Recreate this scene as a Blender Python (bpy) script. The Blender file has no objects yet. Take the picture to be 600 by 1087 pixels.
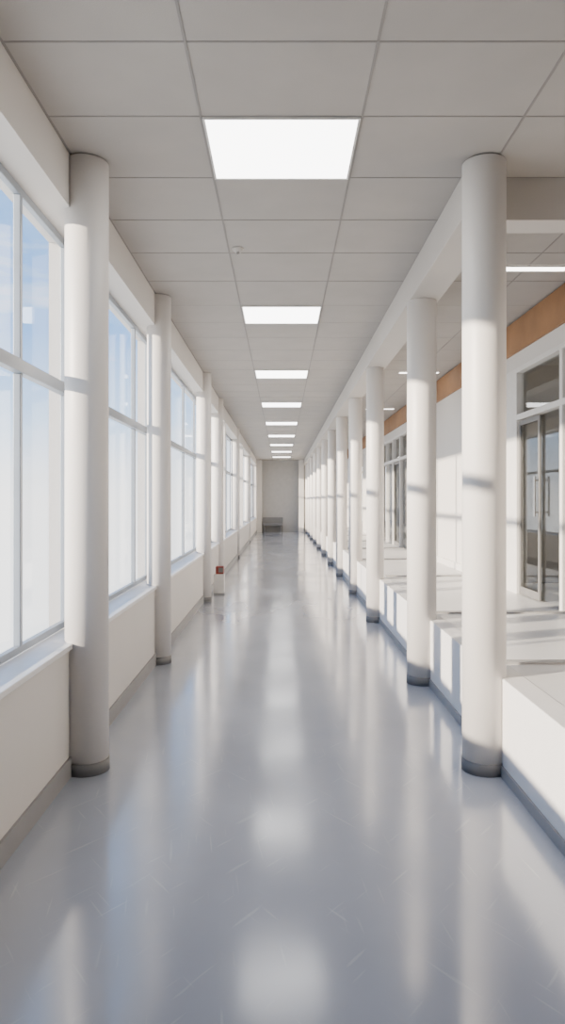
import bpy, bmesh, math
from mathutils import Vector
C = bpy.context.scene.collection
H = 1.56; CZ = 3.52; F = 750.0; VX, VY = 299.0, 531.0
LW = -1.2; GX = -1.40; SILL = .72; HEAD = 3.22
CURB = 1.25; PZ = .55; RW = 2.56; END = 34.8; BACK = -3.0

# ---------------------------------------------------------------- materials
def nt(name):
    m = bpy.data.materials.new(name); m.use_nodes = True
    t = m.node_tree; b = t.nodes['Principled BSDF']
    return m, t, b
def plain(name, col, rough=.6, metal=0, var=.04, scale=6, bump=0, bscale=60):
    m, t, b = nt(name)
    tc = t.nodes.new('ShaderNodeTexCoord'); n = t.nodes.new('ShaderNodeTexNoise')
    n.inputs['Scale'].default_value = scale; n.inputs['Detail'].default_value = 4
    t.links.new(tc.outputs['Object'], n.inputs['Vector'])
    r = t.nodes.new('ShaderNodeValToRGB'); r.color_ramp.elements[0].position = .3; r.color_ramp.elements[1].position = .7
    r.color_ramp.elements[0].color = [c*(1-var) for c in col]+[1]; r.color_ramp.elements[1].color = [min(1, c*(1+var)) for c in col]+[1]
    t.links.new(n.outputs['Fac'], r.inputs['Fac']); t.links.new(r.outputs['Color'], b.inputs['Base Color'])
    b.inputs['Roughness'].default_value = rough; b.inputs['Metallic'].default_value = metal
    if bump:
        n2 = t.nodes.new('ShaderNodeTexNoise'); n2.inputs['Scale'].default_value = bscale
        t.links.new(tc.outputs['Object'], n2.inputs['Vector'])
        bp = t.nodes.new('ShaderNodeBump'); bp.inputs['Strength'].default_value = bump; bp.inputs['Distance'].default_value = .01
        t.links.new(n2.outputs['Fac'], bp.inputs['Height']); t.links.new(bp.outputs['Normal'], b.inputs['Normal'])
    return m
def emis(name, col, s):
    m, t, b = nt(name)
    b.inputs['Base Color'].default_value = (*col, 1); b.inputs['Emission Color'].default_value = (*col, 1); b.inputs['Emission Strength'].default_value = s
    return m
M = {}
M['wall'] = plain('wall_paint', (.66, .63, .595), .6, var=.02, scale=1.5, bump=.04)
M['column'] = plain('column_paint', (.71, .68, .65), .45, var=.015, scale=2)
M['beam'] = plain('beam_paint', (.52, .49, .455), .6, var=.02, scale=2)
M['tile'] = plain('ceiling_tile', (.40, .377, .35), .85, var=.04, scale=3, bump=.15, bscale=220)
M['grid'] = plain('grid_metal', (.27, .255, .24), .7)
M['base'] = plain('baseboard_vinyl', (.28, .275, .275), .5)
M['collar'] = plain('collar_vinyl', (.17, .168, .17), .55)
M['alu'] = plain('window_aluminium', (.32, .36, .41), .4, .1)
M['sill'] = plain('sill_board', (.72, .72, .72), .35)
M['white'] = plain('white_frame', (.70, .68, .65), .4)
M['dark'] = plain('dark_frame', (.16, .155, .15), .4)
M['strip'] = plain('joint_strip', (.36, .35, .34), .5)
M['orange'] = plain('orange_wood_band', (.29, .145, .06), .6, var=.15, scale=3)
M['plat'] = plain('platform_floor', (.68, .67, .66), .35, var=.03, scale=2)
M['curb'] = plain('curb_paint', (.74, .725, .71), .5, var=.02)
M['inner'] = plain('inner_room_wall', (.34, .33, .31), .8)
M['end'] = plain('end_wall_paint', (.44, .43, .41), .7)
M['bench'] = plain('grey_bench', (.20, .20, .20), .6)
M['red'] = plain('red_enamel', (.22, .035, .025), .4)
M['chrome'] = plain('chrome', (.6, .6, .6), .25, .9)
M['light'] = emis('light_diffuser', (1, .985, .965), 8)
M['light2'] = emis('slot_diffuser', (1, .96, .90), 8)
# glass
m = bpy.data.materials.new('clear_glass'); m.use_nodes = True; t = m.node_tree; t.nodes.clear()
o = t.nodes.new('ShaderNodeOutputMaterial'); mx = t.nodes.new('ShaderNodeMixShader'); tr = t.nodes.new('ShaderNodeBsdfTransparent')
gl = t.nodes.new('ShaderNodeBsdfGlossy'); fr = t.nodes.new('ShaderNodeFresnel'); ml = t.nodes.new('ShaderNodeMath'); ml.operation = 'MULTIPLY'
ml.inputs[1].default_value = .25; gl.inputs['Roughness'].default_value = .02; fr.inputs['IOR'].default_value = 1.45
tr.inputs['Color'].default_value = (.97, .98, .985, 1)
t.links.new(fr.outputs[0], ml.inputs[0]); t.links.new(ml.outputs[0], mx.inputs[0]); t.links.new(tr.outputs[0], mx.inputs[1]); t.links.new(gl.outputs[0], mx.inputs[2]); t.links.new(mx.outputs[0], o.inputs[0])
M['glass'] = m
# polished floor
m, t, b = nt('polished_floor')
tc = t.nodes.new('ShaderNodeTexCoord')
n = t.nodes.new('ShaderNodeTexNoise'); n.inputs['Scale'].default_value = 1.3; n.inputs['Detail'].default_value = 3
t.links.new(tc.outputs['Object'], n.inputs['Vector'])
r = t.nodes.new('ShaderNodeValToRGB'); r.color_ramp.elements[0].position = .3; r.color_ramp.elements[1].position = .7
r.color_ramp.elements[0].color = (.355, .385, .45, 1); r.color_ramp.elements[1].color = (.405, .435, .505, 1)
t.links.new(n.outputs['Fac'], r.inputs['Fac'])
prev = r.outputs['Color']
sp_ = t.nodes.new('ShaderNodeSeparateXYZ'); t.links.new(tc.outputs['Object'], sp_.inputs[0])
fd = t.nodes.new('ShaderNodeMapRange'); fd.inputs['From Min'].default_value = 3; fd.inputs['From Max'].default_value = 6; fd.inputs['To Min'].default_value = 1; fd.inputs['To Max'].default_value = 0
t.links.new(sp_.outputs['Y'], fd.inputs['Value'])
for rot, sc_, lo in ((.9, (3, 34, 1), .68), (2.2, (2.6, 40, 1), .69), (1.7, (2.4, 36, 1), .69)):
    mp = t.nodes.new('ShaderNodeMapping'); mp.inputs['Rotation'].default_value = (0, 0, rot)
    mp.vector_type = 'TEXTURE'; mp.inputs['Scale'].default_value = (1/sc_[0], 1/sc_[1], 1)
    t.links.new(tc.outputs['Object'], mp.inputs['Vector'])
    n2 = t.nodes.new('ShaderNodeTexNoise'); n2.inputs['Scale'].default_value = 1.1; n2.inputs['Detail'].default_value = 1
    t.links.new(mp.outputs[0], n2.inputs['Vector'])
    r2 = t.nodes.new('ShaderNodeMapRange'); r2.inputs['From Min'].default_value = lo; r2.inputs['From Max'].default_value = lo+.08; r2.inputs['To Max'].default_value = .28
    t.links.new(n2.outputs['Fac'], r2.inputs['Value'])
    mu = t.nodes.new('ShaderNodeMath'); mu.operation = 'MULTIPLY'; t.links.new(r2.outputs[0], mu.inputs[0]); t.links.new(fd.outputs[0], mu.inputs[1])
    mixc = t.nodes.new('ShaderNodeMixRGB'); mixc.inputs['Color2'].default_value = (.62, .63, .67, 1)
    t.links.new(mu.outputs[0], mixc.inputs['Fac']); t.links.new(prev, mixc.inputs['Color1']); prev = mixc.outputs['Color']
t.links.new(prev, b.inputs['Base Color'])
mp = t.nodes.new('ShaderNodeMapping'); mp.inputs['Scale'].default_value = (1.6, .55, 1); t.links.new(tc.outputs['Object'], mp.inputs['Vector'])
n3 = t.nodes.new('ShaderNodeTexNoise'); n3.inputs['Scale'].default_value = 1.4; n3.inputs['Detail'].default_value = 1.5
t.links.new(mp.outputs[0], n3.inputs['Vector'])
mr = t.nodes.new('ShaderNodeMapRange'); mr.inputs['From Min'].default_value = .35; mr.inputs['From Max'].default_value = .65
mr.inputs['To Min'].default_value = .11; mr.inputs['To Max'].default_value = .20
t.links.new(n3.outputs['Fac'], mr.inputs['Value']); t.links.new(mr.outputs[0], b.inputs['Roughness'])
b.inputs['Coat Weight'].default_value = .6
t.links.new(mr.outputs[0], b.inputs['Coat Roughness'])
b.inputs['IOR'].default_value = 1.65
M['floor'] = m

# ---------------------------------------------------------------- mesh helpers
def box(bm, x0, x1, y0, y1, z0, z1):
    v = [bm.verts.new(p) for p in ((x0,y0,z0),(x1,y0,z0),(x1,y1,z0),(x0,y1,z0),(x0,y0,z1),(x1,y0,z1),(x1,y1,z1),(x0,y1,z1))]
    for f in ((3,2,1,0),(4,5,6,7),(0,1,5,4),(1,2,6,5),(2,3,7,6),(3,0,4,7)): bm.faces.new([v[i] for i in f])
def lathe(bm, prof, cx=0, cy=0, n=48):
    rings = []
    for r_, z in prof:
        rings.append([bm.verts.new((cx+r_*math.cos(2*math.pi*i/n), cy+r_*math.sin(2*math.pi*i/n), z)) for i in range(n)])
    for a, c in zip(rings, rings[1:]):
        for i in range(n): bm.faces.new((a[i], a[(i+1) % n], c[(i+1) % n], c[i]))
    bm.faces.new(list(reversed(rings[0]))); bm.faces.new(rings[-1])
def obj(name, bm, mat, parent=None, smooth=False, bevel=0, loc=None):
    me = bpy.data.meshes.new(name); bm.normal_update(); bm.to_mesh(me); bm.free()
    ob = bpy.data.objects.new(name, me); C.objects.link(ob); me.materials.append(M[mat])
    if parent: ob.parent = parent
    if loc: ob.location = loc
    if smooth:
        for p in me.polygons: p.use_smooth = len(p.vertices) == 4 and abs(p.normal.z) < .5
    if bevel:
        md = ob.modifiers.new('bevel', 'BEVEL'); md.width = bevel; md.segments = 2; md.limit_method = 'ANGLE'
    return ob
def boxes(name, lst, mat, parent=None, bevel=0):
    bm = bmesh.new()
    for b_ in lst: box(bm, *b_)
    return obj(name, bm, mat, parent, bevel=bevel)
def struct(o): o['kind'] = 'structure'; return o
def empty(name, loc=(0,0,0)):
    e = bpy.data.objects.new(name, None); C.objects.link(e); e.location = loc; e.empty_display_size = .1; return e
def tag(o, label, cat, group=None):
    o['label'] = label; o['category'] = cat
    if group: o['group'] = group
    return o
def copy_tree(o, parent=None):
    c = o.copy(); C.objects.link(c)
    if parent: c.parent = parent
    for ch in list(o.children): copy_tree(ch, c)
    return c
ORD = ['nearest','second','third','fourth','fifth','sixth','seventh','eighth','ninth','tenth','eleventh','twelfth','thirteenth','fourteenth','fifteenth']

# ---------------------------------------------------------------- shell
LC = [4.1, 6.8, 10.9, 13.6, 19.3, 26.3]
RC = [4.1, 6.05, 9.1] + [9.1+2.7*k for k in range(1, 10)]
e = [4.55, 7.35, 15.0, 21.9, 33.5]
W0 = 1.3  # window start; unseen solid wall before it, added to darken the near end
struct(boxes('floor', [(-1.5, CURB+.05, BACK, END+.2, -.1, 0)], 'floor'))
struct(boxes('wall_left', [(-1.5, LW, BACK, END, 0, SILL), (-1.5, LW, BACK, END, HEAD, CZ)] +
   [(-1.5, LW, a, a+.16, SILL, HEAD) for a in e[:-1]] +
   [(-1.5, LW, e[-1], END, SILL, HEAD), (-1.5, LW, BACK, W0, SILL, HEAD)], 'wall'))
struct(boxes('wall_end', [(-1.5, RW+.1, END, END+.2, 0, CZ)], 'end'))
struct(boxes('wall_end_return', [(LW, -.96, END-.6, END, 0, CZ), (.83, 1.08, END-.6, END, 0, CZ)], 'wall'))
struct(boxes('wall_back', [(-1.5, RW+.1, BACK-.2, BACK, 0, CZ)], 'wall'))
ceil = struct(boxes('ceiling', [(-1.5, RW+.1, BACK-.2, END+.2, CZ, CZ+.15)], 'tile'))
g = []
for x in (-.413, .413, 1.239, 2.065): g.append((x-.006, x+.006, BACK, END, CZ-.003, CZ+.001))
ys = [-2.7, -2, -1.3, -.6, .1, .8, 1.6, 2.35, 3.02, 3.607, 4.293, 4.94, 5.6, 6.32, 7.107]
while ys[-1] < END-.7: ys.append(ys[-1]+.7)
for y in ys:
    hw = .0045 if y < 7 else .002
    g.append((LW, RW, y-hw, y+hw, CZ-.0025 if y < 7 else CZ-.0012, CZ+.001))
g.append((LW, LW+.012, BACK, END, CZ-.0028, CZ+.001))
boxes('ceiling_grid', g, 'grid', ceil)
struct(boxes('baseboard_left', [(LW, LW+.014, BACK, END, 0, .11)], 'base'))
struct(boxes('baseboard_right', [(CURB-.012, CURB, BACK, END, 0, .06)], 'base'))
struct(boxes('wall_right_curb', [(CURB, CURB+.14, BACK, END, 0, PZ)], 'curb', bevel=.006))
struct(boxes('floor_raised', [(CURB+.14, 5.4, BACK, END, PZ-.12, PZ-.002)], 'plat'))
struct(boxes('trim_1', [(CURB+.13, RW, y+.25, y+.33, PZ-.004, PZ+.012) for y in RC], 'strip', bevel=.002))
ops = [(4.7, 7.95), (14.2, 18.2), (22., 26.)]
OT = 2.98
seg = []; y = BACK
for a, c in ops:
    seg.append((RW, RW+.12, y, a, PZ, CZ)); seg.append((RW, RW+.12, a, c, OT, CZ)); y = c
seg.append((RW, RW+.12, y, END, PZ, CZ))
struct(boxes('wall_right', seg, 'wall'))
struct(boxes('trim_2', [(RW-.03, RW, BACK, END, CZ-.36, CZ-.02)], 'orange'))
struct(boxes('trim_3', [(RW-.02, RW, 8.0, 14.1, PZ, PZ+.1), (RW-.02, RW, 18.3, 21.9, PZ, PZ+.1)], 'white'))
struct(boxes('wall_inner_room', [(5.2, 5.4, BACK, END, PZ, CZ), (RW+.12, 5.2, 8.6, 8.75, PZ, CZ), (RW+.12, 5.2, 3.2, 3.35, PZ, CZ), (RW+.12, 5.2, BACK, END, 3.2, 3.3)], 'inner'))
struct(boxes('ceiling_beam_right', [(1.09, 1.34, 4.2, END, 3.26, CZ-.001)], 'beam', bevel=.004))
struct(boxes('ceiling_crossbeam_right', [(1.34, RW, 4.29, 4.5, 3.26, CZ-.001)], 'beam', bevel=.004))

# ---------------------------------------------------------------- left windows
def window(n, y0, y1, mull):
    w = struct(empty('window_%d' % n, (GX, (y0+y1)/2, SILL)))
    oy = (y0+y1)/2
    def B(name, lst, mat, bev=.003):
        lst = [(a-GX, b-GX, c-oy, d-oy, e-SILL, f-SILL) for a, b, c, d, e, f in lst]
        return boxes(name, lst, mat, w, bev)
    a, b = GX-.015, GX+.02; t_ = .035
    B('frame', [(a, b, y0, y0+t_, SILL+.03, HEAD), (a, b, y1-t_, y1, SILL+.03, HEAD), (a, b, y0+t_, y1-t_, SILL+.03, SILL+.07), (a, b, y0+t_, y1-t_, HEAD-.045, HEAD)], 'alu')
    B('transom', [(a, b+.02, y0+t_, y1-t_, 2.23, 2.30)], 'alu')
    for m_ in mull:
        B('mullion', [(a, b+.003, m_-.018, m_+.018, SILL+.07, 2.23), (a, b+.003, m_-.018, m_+.018, 2.30, HEAD-.045)], 'alu')
    B('pane', [(GX-.004, GX+.004, y0+.02, y1-.02, SILL+.05, HEAD-.03)], 'glass', 0)
    B('sill', [(GX+.02, LW+.02, y0+.001, y1-.001, SILL, SILL+.03)], 'sill', .004)
window(1, W0, e[0], [3.74, 1.75])
window(2, e[0]+.16, e[1], [6.65])
for i in range(3):
    y0 = e[i+1]+.16; y1 = e[i+2]
    k = (6, 5, 8)[i]; window(3+i, y0, y1, [y0+(y1-y0)*j/k for j in range(1, k)])

# ---------------------------------------------------------------- right glazed doors
def glazed(n, y0, y1, posts, leaf, wide=.07):
    d = struct(empty('door_%d' % n, (RW, (y0+y1)/2, PZ)))
    oy = (y0+y1)/2
    def B(name, lst, mat, par=None, bev=.003):
        lst = [(a-RW, b-RW, c-oy, d_-oy, e_-PZ, f-PZ) for a, b, c, d_, e_, f in lst]
        return boxes(name, lst, mat, par or d, bev)
    a, b = RW-.03, RW+.05
    B('frame', [(a, b, y0, y0+.07, PZ, OT), (a, b, y1-wide, y1, PZ, OT), (a, b, y0+.07, y1-wide, OT-.05, OT), (a, b, y0+.07, y1-wide, 2.42, 2.48)], 'white')
    for p in posts:
        B('post', [(a, b, p-.035, p+.035, PZ, 2.42), (a, b, p-.035, p+.035, 2.48, OT-.05)], 'white')
    B('pane', [(RW+.02, RW+.028, y0+.05, y1-.05, PZ+.02, OT-.03)], 'glass', bev=0)
    l0, l1 = leaf
    lf = B('door_leaf', [(RW-.005, RW+.015, l0, l0+.04, PZ+.01, 2.41), (RW-.005, RW+.015, l1-.04, l1, PZ+.01, 2.41), (RW-.005, RW+.015, l0+.04, l1-.04, PZ+.01, PZ+.09), (RW-.005, RW+.015, l0+.04, l1-.04, 2.36, 2.41)], 'dark')
    B('handle', [(RW-.05, RW-.035, l0+.012, l0+.03, PZ+.85, PZ+1.25), (RW-.035, RW-.005, l0+.012, l0+.03, PZ+.88, PZ+.9), (RW-.035, RW-.005, l0+.012, l0+.03, PZ+1.2, PZ+1.22)], 'chrome', lf, 0)
glazed(1, 4.7, 7.95, [5.5, 6.40], (7.0, 7.6), .34)
for i, (a, b) in enumerate(ops[1:]):
    glazed(2+i, a, b, [a+.95, a+1.9, a+2.9], (a+.99, a+1.86))

# ---------------------------------------------------------------- columns
def column(h, R=.124, name='round_column'):
    root = empty(name)
    bm = bmesh.new(); lathe(bm, [(R, .005), (R, h-.004), (R-.003, h-.001)], n=64); obj('shaft', bm, 'column', root, True)
    bm = bmesh.new(); lathe(bm, [(R+.005, 0), (R+.005, .07), (R+.0005, .0705)], n=64); obj('base_collar', bm, 'collar', root, True)
    return root
near = column(CZ-.006); tall = None
LX = [-1.13, -1.18, -1.20, -1.235, -1.26, -1.27]
for i, y in enumerate(LC):
    if i == 0: o = near
    elif i == 1: o = tall = column(CZ-.006, .115)
    else: o = copy_tree(tall)
    o.location = (LX[i], y, 0)
    tag(o, ('nearest' if i == 0 else ORD[i]+' nearest')+' round white column along the window wall, on a grey base', 'column', 'round columns on the window side')
low = far = None
for i, y in enumerate(RC):
    if i == 0: o = column(CZ-.006)
    elif i == 1: o = column(3.26)
    elif i == 2: o = far = column(3.26, .112)
    else: o = copy_tree(far)
    o.location = ((1.175, 1.20, 1.205)[i] if i < 3 else 1.235, y, 0)
    tag(o, 'nearest round white column on the right, rising to the ceiling before the low curb' if i == 0 else ORD[i]+' nearest round white column in front of the right-hand low curb', 'column', 'round columns on the curb side')

# ---------------------------------------------------------------- ceiling lights
def panel(name, w, l, mat):
    root = empty(name)
    a, b = w/2, l/2; f = .012
    boxes('frame', [(-a, -a+f, -b, b, -.012, 0), (a-f, a, -b, b, -.012, 0), (-a+f, a-f, -b, -b+f, -.012, 0), (-a+f, a-f, b-f, b, -.012, 0)], 'white', root)
    boxes('diffuser', [(-a+f, a-f, -b+f, b-f, -.009, -.002)], mat, root)
    return root
p0 = panel('ceiling_light', .81, .686, 'light')
for i in range(9):
    o = p0 if i == 0 else copy_tree(p0)
    o.location = (0, 3.95+3.5*i+(.007 if i else 0), CZ-.0005)
    tag(o, ('nearest and largest' if i == 0 else ORD[i]+' nearest')+' glowing rectangular light panel in the row down the ceiling', 'ceiling light', 'light panels down the corridor ceiling')
s0 = panel('recess_light', .62, .13, 'light2')
for i, y in enumerate([5.95, 10.8, 15.1]):
    o = s0 if i == 0 else copy_tree(s0)
    o.location = (2.1, y, CZ-.0035)
    tag(o, ORD[i]+(' of the narrow lights' if i == 0 else ' nearest narrow light')+' over the raised side area behind the right columns', 'ceiling light', 'narrow lights over the side area')

# ---------------------------------------------------------------- small things
sp = tag(empty('smoke_detector', (-.34, 5.5, CZ)), 'small grey detector fixed to a ceiling tile beyond the nearest light panel', 'detector')
bm = bmesh.new(); lathe(bm, [(.022, -.032), (.034, -.022), (.038, -.009), (.045, -.007), (.045, 0)], n=32); obj('body', bm, 'beam', sp, True)
bm = bmesh.new(); lathe(bm, [(.008, -.045), (.014, -.038), (.014, -.031)], n=20); obj('sensor', bm, 'grid', sp, True)
pd = tag(empty('pedestal', (-1.03, 11.7, 0)), 'small white floor pedestal just past the third column on the window side', 'pedestal')
boxes('plinth', [(-.09, .09, -.09, .09, 0, .03)], 'base', pd)
boxes('body', [(-.085, .085, -.085, .085, .03, .34)], 'white', pd, .006)
al = tag(empty('alarm_box', (-1.02, 11.7, .341)), 'small dark red box with a black face standing on the white pedestal', 'box')
boxes('case', [(-.065, .065, -.06, .06, 0, .13)], 'red', al, .01)
boxes('face_plate', [(-.02, .055, -.066, -.06, .03, .105)], 'dark', al, .003)
bn = tag(empty('bench', (-.33, END-.32, 0)), 'grey low bench against the far end wall of the corridor', 'bench')
boxes('seat', [(-.58, .4, -.25, .2, .32, .43)], 'bench', bn, .02)
boxes('backrest', [(-.58, .4, .2, .28, .32, .72)], 'bench', bn, .02)
for sx in (-.55, .33):
    boxes('leg', [(sx, sx+.06, -.2, .2, 0, .32)], 'dark', bn)

# ---------------------------------------------------------------- world, sun, camera
w = bpy.data.worlds.new('sky'); bpy.context.scene.world = w; w.use_nodes = True; t = w.node_tree; bg = t.nodes['Background']
tc = t.nodes.new('ShaderNodeTexCoord'); sx = t.nodes.new('ShaderNodeSeparateXYZ'); t.links.new(tc.outputs['Generated'], sx.inputs[0])
r = t.nodes.new('ShaderNodeValToRGB'); el = r.color_ramp.elements
el[0].position = 0; el[0].color = (.96, .96, .97, 1); el[1].position = .55; el[1].color = (.12, .28, .60, 1)
for p, c in ((.04, (.84, .89, .97, 1)), (.11, (.46, .65, .92, 1)), (.22, (.18, .38, .75, 1))):
    q = el.new(p); q.color = c
t.links.new(sx.outputs['Z'], r.inputs['Fac'])
mp = t.nodes.new('ShaderNodeMapping'); mp.inputs['Scale'].default_value = (1, 1, 5); mp.inputs['Location'].default_value = (.3, .1, .2); t.links.new(tc.outputs['Generated'], mp.inputs[0])
n = t.nodes.new('ShaderNodeTexNoise'); n.inputs['Scale'].default_value = 3.8; n.inputs['Detail'].default_value = 7; t.links.new(mp.outputs[0], n.inputs['Vector'])
cr = t.nodes.new('ShaderNodeValToRGB'); cr.color_ramp.elements[0].position = .55; cr.color_ramp.elements[1].position = .78; t.links.new(n.outputs['Fac'], cr.inputs['Fac'])
mx = t.nodes.new('ShaderNodeMixRGB'); mx.inputs['Color2'].default_value = (.82, .84, .88, 1)
t.links.new(cr.outputs['Color'], mx.inputs['Fac']); t.links.new(r.outputs['Color'], mx.inputs['Color1']); t.links.new(mx.outputs[0], bg.inputs['Color'])
bg.inputs['Strength'].default_value = 3.3
sl = bpy.data.lights.new('sun', 'SUN'); sl.energy = 17; sl.color = (1, .85, .68); sl.angle = math.radians(1.2)
so = bpy.data.objects.new('sun', sl); C.objects.link(so)
d = Vector((math.cos(math.radians(22)), math.sin(math.radians(22)), -.225))
so.rotation_euler = d.to_track_quat('-Z', 'Y').to_euler(); so.location = (-6, 2, 5)
cam = bpy.data.cameras.new('camera'); co = bpy.data.objects.new('camera', cam); C.objects.link(co)
co.location = (0, 0, H); co.rotation_euler = (math.pi/2, 0, 0)
cam.sensor_fit = 'VERTICAL'; cam.sensor_height = 36; cam.lens = F/1087*36
cam.shift_x = (300-VX)/1087; cam.shift_y = -(543.5-VY)/1087; cam.clip_start = .05
bpy.context.scene.camera = co
